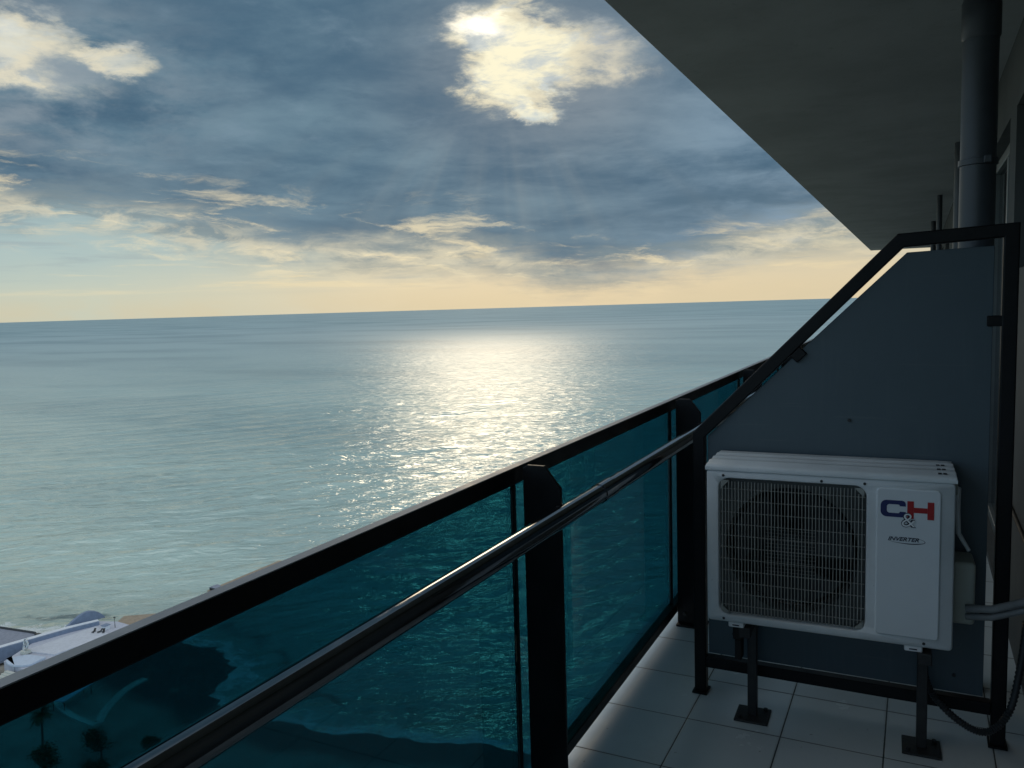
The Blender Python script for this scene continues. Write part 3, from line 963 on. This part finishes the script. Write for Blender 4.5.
for px, pz in ((-.205, 1.075), (-.60, .25), (.13, .22)):
    bm = bmesh.new(); tube(bm, [(px, .010, pz), (px, .018, pz)], .006, 10); obj('screw', bm, M_steel, scr)
for px in (-.725, .261):
    obj('foot_plate', B((px-.028, px+.028, -.014, .056, .0006, .008)), M_black, scr)

# ================================================================== AIR CONDITIONER
AW, AD, AH = .738, .285, .537
ac = thing('air_conditioner', 'white outdoor air conditioner unit with wire fan grille before the blue panel', 'air conditioner', (-.626, 2.70, .417), R(1.5))
# shell: sides, floor and back
cs = obj('casing', B((.0005, .018, .012, AD, 0.002, AH-.0215), (AW-.018, AW-.0005, .012, AD, .002, AH-.0215), (.0185, AW-.0185, .012, AD, .002, .02), (.0185, AW-.0185, AD-.015, AD, .0205, AH-.024),
                     (.512, .522, .03, AD-.016, .0205, AH-.024)), M_white, ac, .004)
bm = bmesh.new()
outr = rrect(0, AW, 0, AH-.0175, .012, 6); inn = rrect(.037, .497, .024, .497, .036, 6)
ly = [(outr, .008), (outr, 0.0), (inn, 0.0), (inn, .022)]
# the outer loop is softened: front ring slightly inset
soft = rrect(.005, AW-.005, .005, AH-.0215, .010, 6)
ly = [(outr, .028), (outr, .005), (soft, 0.0), (inn, 0.0), ([(p[0], p[1]) for p in rrect(.040, .494, .027, .494, .034, 6)], .004), (rrect(.042, .492, .029, .492, .033, 6), .026)]
prev = None
for poly_, yy in ly:
    ring = [bm.verts.new((p[0], yy, p[1])) for p in poly_]
    if prev:
        for i in range(len(ring)):
            bm.faces.new((prev[i], prev[(i+1) % len(ring)], ring[(i+1) % len(ring)], ring[i]))
    prev = ring
fp = obj('front_panel', bm, M_white, ac, smooth=True)
# lid with long pressed ribs
bm = bmesh.new()
prof = [(-.004, -.012), (-.005, -.001), (-.002, .004), (.006, .0075), (.05, .009), (.058, .0125), (.070, .0125), (.078, .009), (.115, .009), (.123, .0125), (.135, .0125), (.143, .009), (.18, .009), (.188, .0125), (.200, .0125), (.208, .009),
        (.255, .008), (AD+.002, .002), (AD+.004, -.012)]
secs = [(-.004, -.006), (-.002, -.002), (.012, 0.0), (AW-.012, 0.0), (AW+.002, -.002), (AW+.004, -.006)]
rings = []
for x, dz in secs:
    rings.append([bm.verts.new((x, py, AH-.005+pz+(dz if pz > .003 else 0))) for py, pz in prof])
for a, b in zip(rings, rings[1:]):
    for i in range(len(prof)-1):
        bm.faces.new((a[i], a[i+1], b[i+1], b[i]))
bm.faces.new(rings[0][::-1]); bm.faces.new(rings[-1])
for a, b in zip(rings, rings[1:]):
    bm.faces.new((a[-1], a[0], b[0], b[-1]))
lid = obj('lid', bm, M_white, ac, smooth=True)
for py in (.030, .098, .165):
    for q in (0, 1):
        bm = B( AW-.047+q*.014, AW-.037+q*.014, py-.008, py+.008, AH+.0048, AH+.0060)
        obj('vent_slot', bm, M_dark, lid)
# service cover on the right with its lettering
cov = obj('service_cover', PR(rrect(.522, .700, .030, .495, .012, 5), 1, -.007, .001), M_whitep, ac, .004, seg=3)
# C
def letter_c():
    x0, x1, z0, z1 = .534, .604, .407, .459
    zm = (z0+z1)/2; g = .0085; ro, ri = .017, .008; tx, tz = .0175, .0125
    def half(r, xa, zb_, n=7):           # upper half outline from the right end round to the middle of the left side
        pts = [(x1, zb_)] if r == ro else [(x1-.0165, zb_)]
        if r == ro:
            pts = [(x1, zm+g), (x1, z1-.010)]+[(x1-.010+.010*math.cos(R(a)), z1-.010+.010*math.sin(R(a))) for a in (30, 60, 90)]
            pts += [(x0+r+r*math.cos(R(a)), z1-r+r*math.sin(R(a))) for a in range(90, 181, 15)]+[(x0, zm)]
        else:
            xb = x1-.0165; zt_ = z1-tz
            pts = [(xb, zm+g), (xb, zt_-.004), (xb-.001, zt_-.002), (xb-.002, zt_-.001), (xb-.004, zt_)]
            pts += [(x0+tx+r+r*math.cos(R(a)), zt_-r+r*math.sin(R(a))) for a in range(90, 181, 15)]+[(x0+tx, zm)]
        return pts
    A, Bq = half(ro, 0, 0), half(ri, 0, 0)
    bm = bmesh.new()
    for sg in (1, -1):
        va = [bm.verts.new((p[0], -.0078, zm+(p[1]-zm)*sg)) for p in A]; vb = [bm.verts.new((p[0], -.0078, zm+(p[1]-zm)*sg)) for p in Bq]
        for i in range(len(A)-1):
            bm.faces.new((va[i], va[i+1], vb[i+1], vb[i]))
    return bm


obj('letter', letter_c(), M_blue, cov)
zt, zb = .459, .405
obj('letter', B((.608, .626, -.0080, -.0070, zb, zt), (.663, .681, -.0080, -.0070, zb, zt), (.6262, .6628, -.0080, -.0070, .424, .440)), M_red, cov)
obj('letter', fit(text_bm('&', .05, offset=.0016), .5915, .6325, .3775, .4225, -.0086), M_ink, cov)
obj('letter', fit(text_bm('&', .05, offset=-.0005), .5935, .6305, .3795, .4205, -.0094), M_lblwhite, cov)
obj('letter', fit(text_bm('INVERTER', .02, shear=.35, offset=.0004), .556, .642, .3335, .3455, -.0076), M_ink, cov)
bm = bmesh.new(); sw = []
for i in range(33):
    t = i/32; a = R(200+t*215); th = .0004+.0020*math.sin(math.pi*min(1, t*1.05))**2
    cxs, czs = .605, .3365
    e = Vector((cxs+.054*math.cos(a), 0, czs+.0115*math.sin(a)-.002*math.cos(a)))
    sw.append((bm.verts.new((e.x, -.0078, e.z)), bm.verts.new((cxs+(e.x-cxs)*.965, -.0078, czs+(e.z-czs)*(1-th*90 if th*90 < .6 else .4)))))
for a, b in zip(sw, sw[1:]):
    bm.faces.new((a[0], b[0], b[1], a[1]))
obj('swoosh', bm, M_ink, cov)
# fan grille: thin uprights, cross wires, corner tabs
bm = bmesh.new()
nv_ = 42
for i in range(nv_):
    x = .052+(.482-.052)*i/(nv_-1)
    zt_ = .484 if 1 < i < nv_-2 else .468; zb_ = .036 if 1 < i < nv_-2 else .053
    w_ = .0021 if i % 5 else .0027
    box(bm, x-w_/2, x+w_/2, -.002+.001*(i % 2), .006, zb_, zt_)
for i in range(11):
    z = .060+(.458-.060)*i/10
    tube(bm, [(.043, .0075, z), (.491, .0075, z)], .0016, 6)
for i in range(13):                                     # denser fine wires over the hub
    z = .19+.14*i/12
    tube(bm, [(.19, .0085, z), (.345, .0085, z)], .0007, 4)
gr = obj('grille', bm, M_grille, ac)
for sx, sz in ((.045, .489), (.489, .489), (.489, .032), (.045, .032)):
    dx_ = .030 if sx < .2 else -.030; dz_ = .030 if sz < .2 else -.030
    bm = bmesh.new(); prism(bm, [(sx+dx_*.25, sz+dz_*.05), (sx+dx_, sz+dz_*.05), (sx+dx_*.05, sz+dz_), (sx+dx_*.05, sz+dz_*.25)], 1, .001, .005)
    obj('corner_tab', bm, M_grille, gr)
# shroud plate with a round mouth, fan behind it
bm = bmesh.new(); cxf, czf = .267, .260
nS = 64; angs = [2*math.pi*(i+.5)/nS for i in range(nS)]; sq = []
for a in angs:
    t_ = min((.508-cxf if math.cos(a) > 0 else cxf-.030)/max(1e-6, abs(math.cos(a))), (.502-czf if math.sin(a) > 0 else czf-.021)/max(1e-6, abs(math.sin(a))))
    sq.append((cxf+t_*math.cos(a), czf+t_*math.sin(a)))
oA = [bm.verts.new((p[0], .030, p[1])) for p in sq]; iA = [bm.verts.new((cxf+.208*math.cos(a), .030, czf+.208*math.sin(a))) for a in angs]
iB = [bm.verts.new((cxf+.200*math.cos(a), .075, czf+.200*math.sin(a))) for a in angs]
for i in range(nS):
    j = (i+1) % nS
    bm.faces.new((oA[i], oA[j], iA[j], iA[i])); bm.faces.new((iA[i], iA[j], iB[j], iB[i]))
obj('fan_shroud', bm, M_shroud, ac, smooth=True)
fan = bmesh.new()
tube(fan, [(cxf, .045, czf), (cxf, .10, czf)], .05, 24)
fo = obj('fan', fan, M_fan, ac, smooth=True)
for q in range(3):
    bm = bmesh.new(); a0_ = R(120*q+20); rows = []
    for i in range(9):
        t = i/8; row = []
        for j in range(7):
            r_ = .048+(.190-.048)*j/6; a = a0_+R(72)*(t-.5)*(1+.25*j/6)+.35*j/6
            row.append(bm.verts.new((cxf+r_*math.cos(a), .052+.04*t, czf+r_*math.sin(a))))
        rows.append(row)
    for a, b in zip(rows, rows[1:]):
        for j in range(6): bm.faces.new((a[j], a[j+1], b[j+1], b[j]))
    obj('blade', bm, M_fan, fo, smooth=True)
obj('coil', B((.0195, .510, .20, .235, .021, .500)), M_dark, ac)
# right hand side: valve cover, pull handle; underside: feet and stickers; screws
obj('valve_cover', B((AW+.001, AW+.068, .12, .255, .045, .245)), M_ivory, ac, .012, seg=3)
bm = bmesh.new(); tube(bm, [(AW+.0, .15, .478), (AW+.014, .15, .474), (AW+.016, .15, .40), (AW+.020, .15, .33), (AW+.050, .16, .275)], [.010, .011, .008, .007, .006], 8)
obj('cable', bm, M_white, ac, smooth=True)
obj('terminal_cover', B((AW+.0005, AW+.014, .13, .19, .455, .495)), M_ivory, ac, .004)
for x in (.095, .632):
    ft = obj('foot', B((x-.026, x+.026, .005, AD-.01, -.018, .0015)), M_white, ac, .004)
    obj('sticker', B((x-.022, x+.022, .0032, .0049, -.0155, -.0025)), M_lblwhite, ft)
    obj('printed_mark', B((x-.012, x+.010, .0022, .0031, -.011, -.007)), M_ink, ft)
for x, z in ((.055, .012), (.660, .014), (.362, AH-.034), (.055, .503), (.488, .503)):
    bm = bmesh.new(); tube(bm, [(x, -.0015, z), (x, .003, z)], .0045, 10); obj('screw', bm, M_steel, ac)

# ---- two black steel stands carrying the unit
def stand(x, lb):
    t = thing('support_stand', lb, 'stand', (x, 2.895, 0), R(1.5), 'stands under the air conditioner')
    obj('base_plate', B((-.058, .058, -.058, .058, .0006, .009)), M_steel, t, .002)
    obj('upright', B((-.016, .016, -.016, .016, .0095, .362)), M_steel, t, .003)
    obj('arm', B((-.019, .019, -.180, .090, .3625, .3995)), M_steel, t, .003)
    for q in (-.04, .04):
        bm = bmesh.new(); tube(bm, [(q, q, .009), (q, q, .018)], .008, 6); obj('bolt', bm, M_steel, t)
    return t


stand(-.510, 'black steel stand under the fan end of the air conditioner')
stand(.034, 'black steel stand under the lettered end of the air conditioner')
rb = thing('rubber_block', 'dark rubber block hanging beside the left stand leg', 'block', (-.552, 2.88, .31))
obj('pad', B((-.020, .014, -.03, .03, -.015, .088)), M_seal, rb, .006)
obj('strap', B((-.014, .010, -.024, .024, -.09, -.0155)), M_seal, rb, .004)

# ---- refrigerant pipes, cable and the corrugated drain hose
pb = thing('refrigerant_pipes', 'pair of white wrapped refrigerant pipes from the air conditioner to the wall', 'pipes', (.17, 2.83, .52))
for dz_, r_ in ((.0, .0125), (-.026, .010)):
    bm = bmesh.new(); tube(bm, [(-.02, .0, dz_), (.05, -.010, dz_+.010), (.12, -.004, dz_+.036), (.208, .03, dz_+.066)], r_, 12)
    obj('pipe', bm, M_wrap, pb, smooth=True)
def hose_pts():
    k_ = [Vector(p) for p in ((.02, 2.90, .400), (.03, 2.93, .30), (.06, 2.95, .18), (.14, 2.93, .105), (.22, 2.92, .085), (.285, 2.95, .15), (.315, 2.97, .30), (.33, 2.98, .45))]
    out = []
    for i in range(len(k_)-1):
        p0, p1, p2, p3 = k_[max(i-1, 0)], k_[i], k_[i+1], k_[min(i+2, len(k_)-1)]
        for j in range(22):
            t = j/22; out.append(.5*((2*p1)+(p2-p0)*t+(2*p0-5*p1+4*p2-p3)*t*t+(3*p1-p0-3*p2+p3)*t**3))
    return out
hp = hose_pts(); bm = bmesh.new()
tube(bm, hp, [.0125 if i % 2 else .0095 for i in range(len(hp))], 10)
tag(obj('drain_hose', bm, M_hose, None, smooth=True), 'grey corrugated drain hose looping under the air conditioner to the wall', 'hose')
bm = bmesh.new(); tube(bm, [(.371, 3.10, .575), (.371, 3.5, .578), (.371, 3.8, .582), (.371, 4.3, .59)], .008, 10)
tag(obj('wall_cable', bm, M_seal, None, smooth=True), 'black cable crossing the rough wall right of the screen', 'cable')

# ---- drain pipes down from the ceiling
def drain(x, y, r, lb, ztop=2.648, collar=1.97):
    t = thing('drain_pipe', lb, 'drain pipe', (x, y, 0), 0, 'drain pipes along the balconies')
    bm = bmesh.new(); tube(bm, [(0, 0, .002), (0, 0, ztop)], r, 36); obj('pipe', bm, M_pipe, t, smooth=True)
    bm = bmesh.new(); tube(bm, [(0, 0, collar-.012), (0, 0, collar-.010), (0, 0, collar+.010), (0, 0, collar+.012)], [r+.001, r+.006, r+.006, r+.001], 36)
    c_ = obj('clamp_ring', bm, M_pipe, t, smooth=True)
    obj('clamp_lug', B((-.012+r*.45, .012+r*.45, -r-.024, -r*.8, collar-.012, collar+.014)), M_pipe, c_, .003)
    if r > .055:
        bm = bmesh.new(); tube(bm, [(0, 0, 2.40), (0, 0, 2.41), (0, 0, 2.53), (0, 0, 2.54)], [r+.001, r+.005, r+.005, r+.001], 36); obj('socket', bm, M_pipe, t, smooth=True)
    return t


drain(.188, 3.46, .0585, 'thick grey drain pipe behind the right end of the privacy screen')
drain(.285, 7.25, .05, 'drain pipe half hidden behind the thick near pipe')
drain(.213, 10.9, .029, 'slim distant drain pipe, taller of the two left of the thick pipe')
drain(.205, 14.7, .037, 'farthest drain pipe, shorter of the two left of the thick pipe')
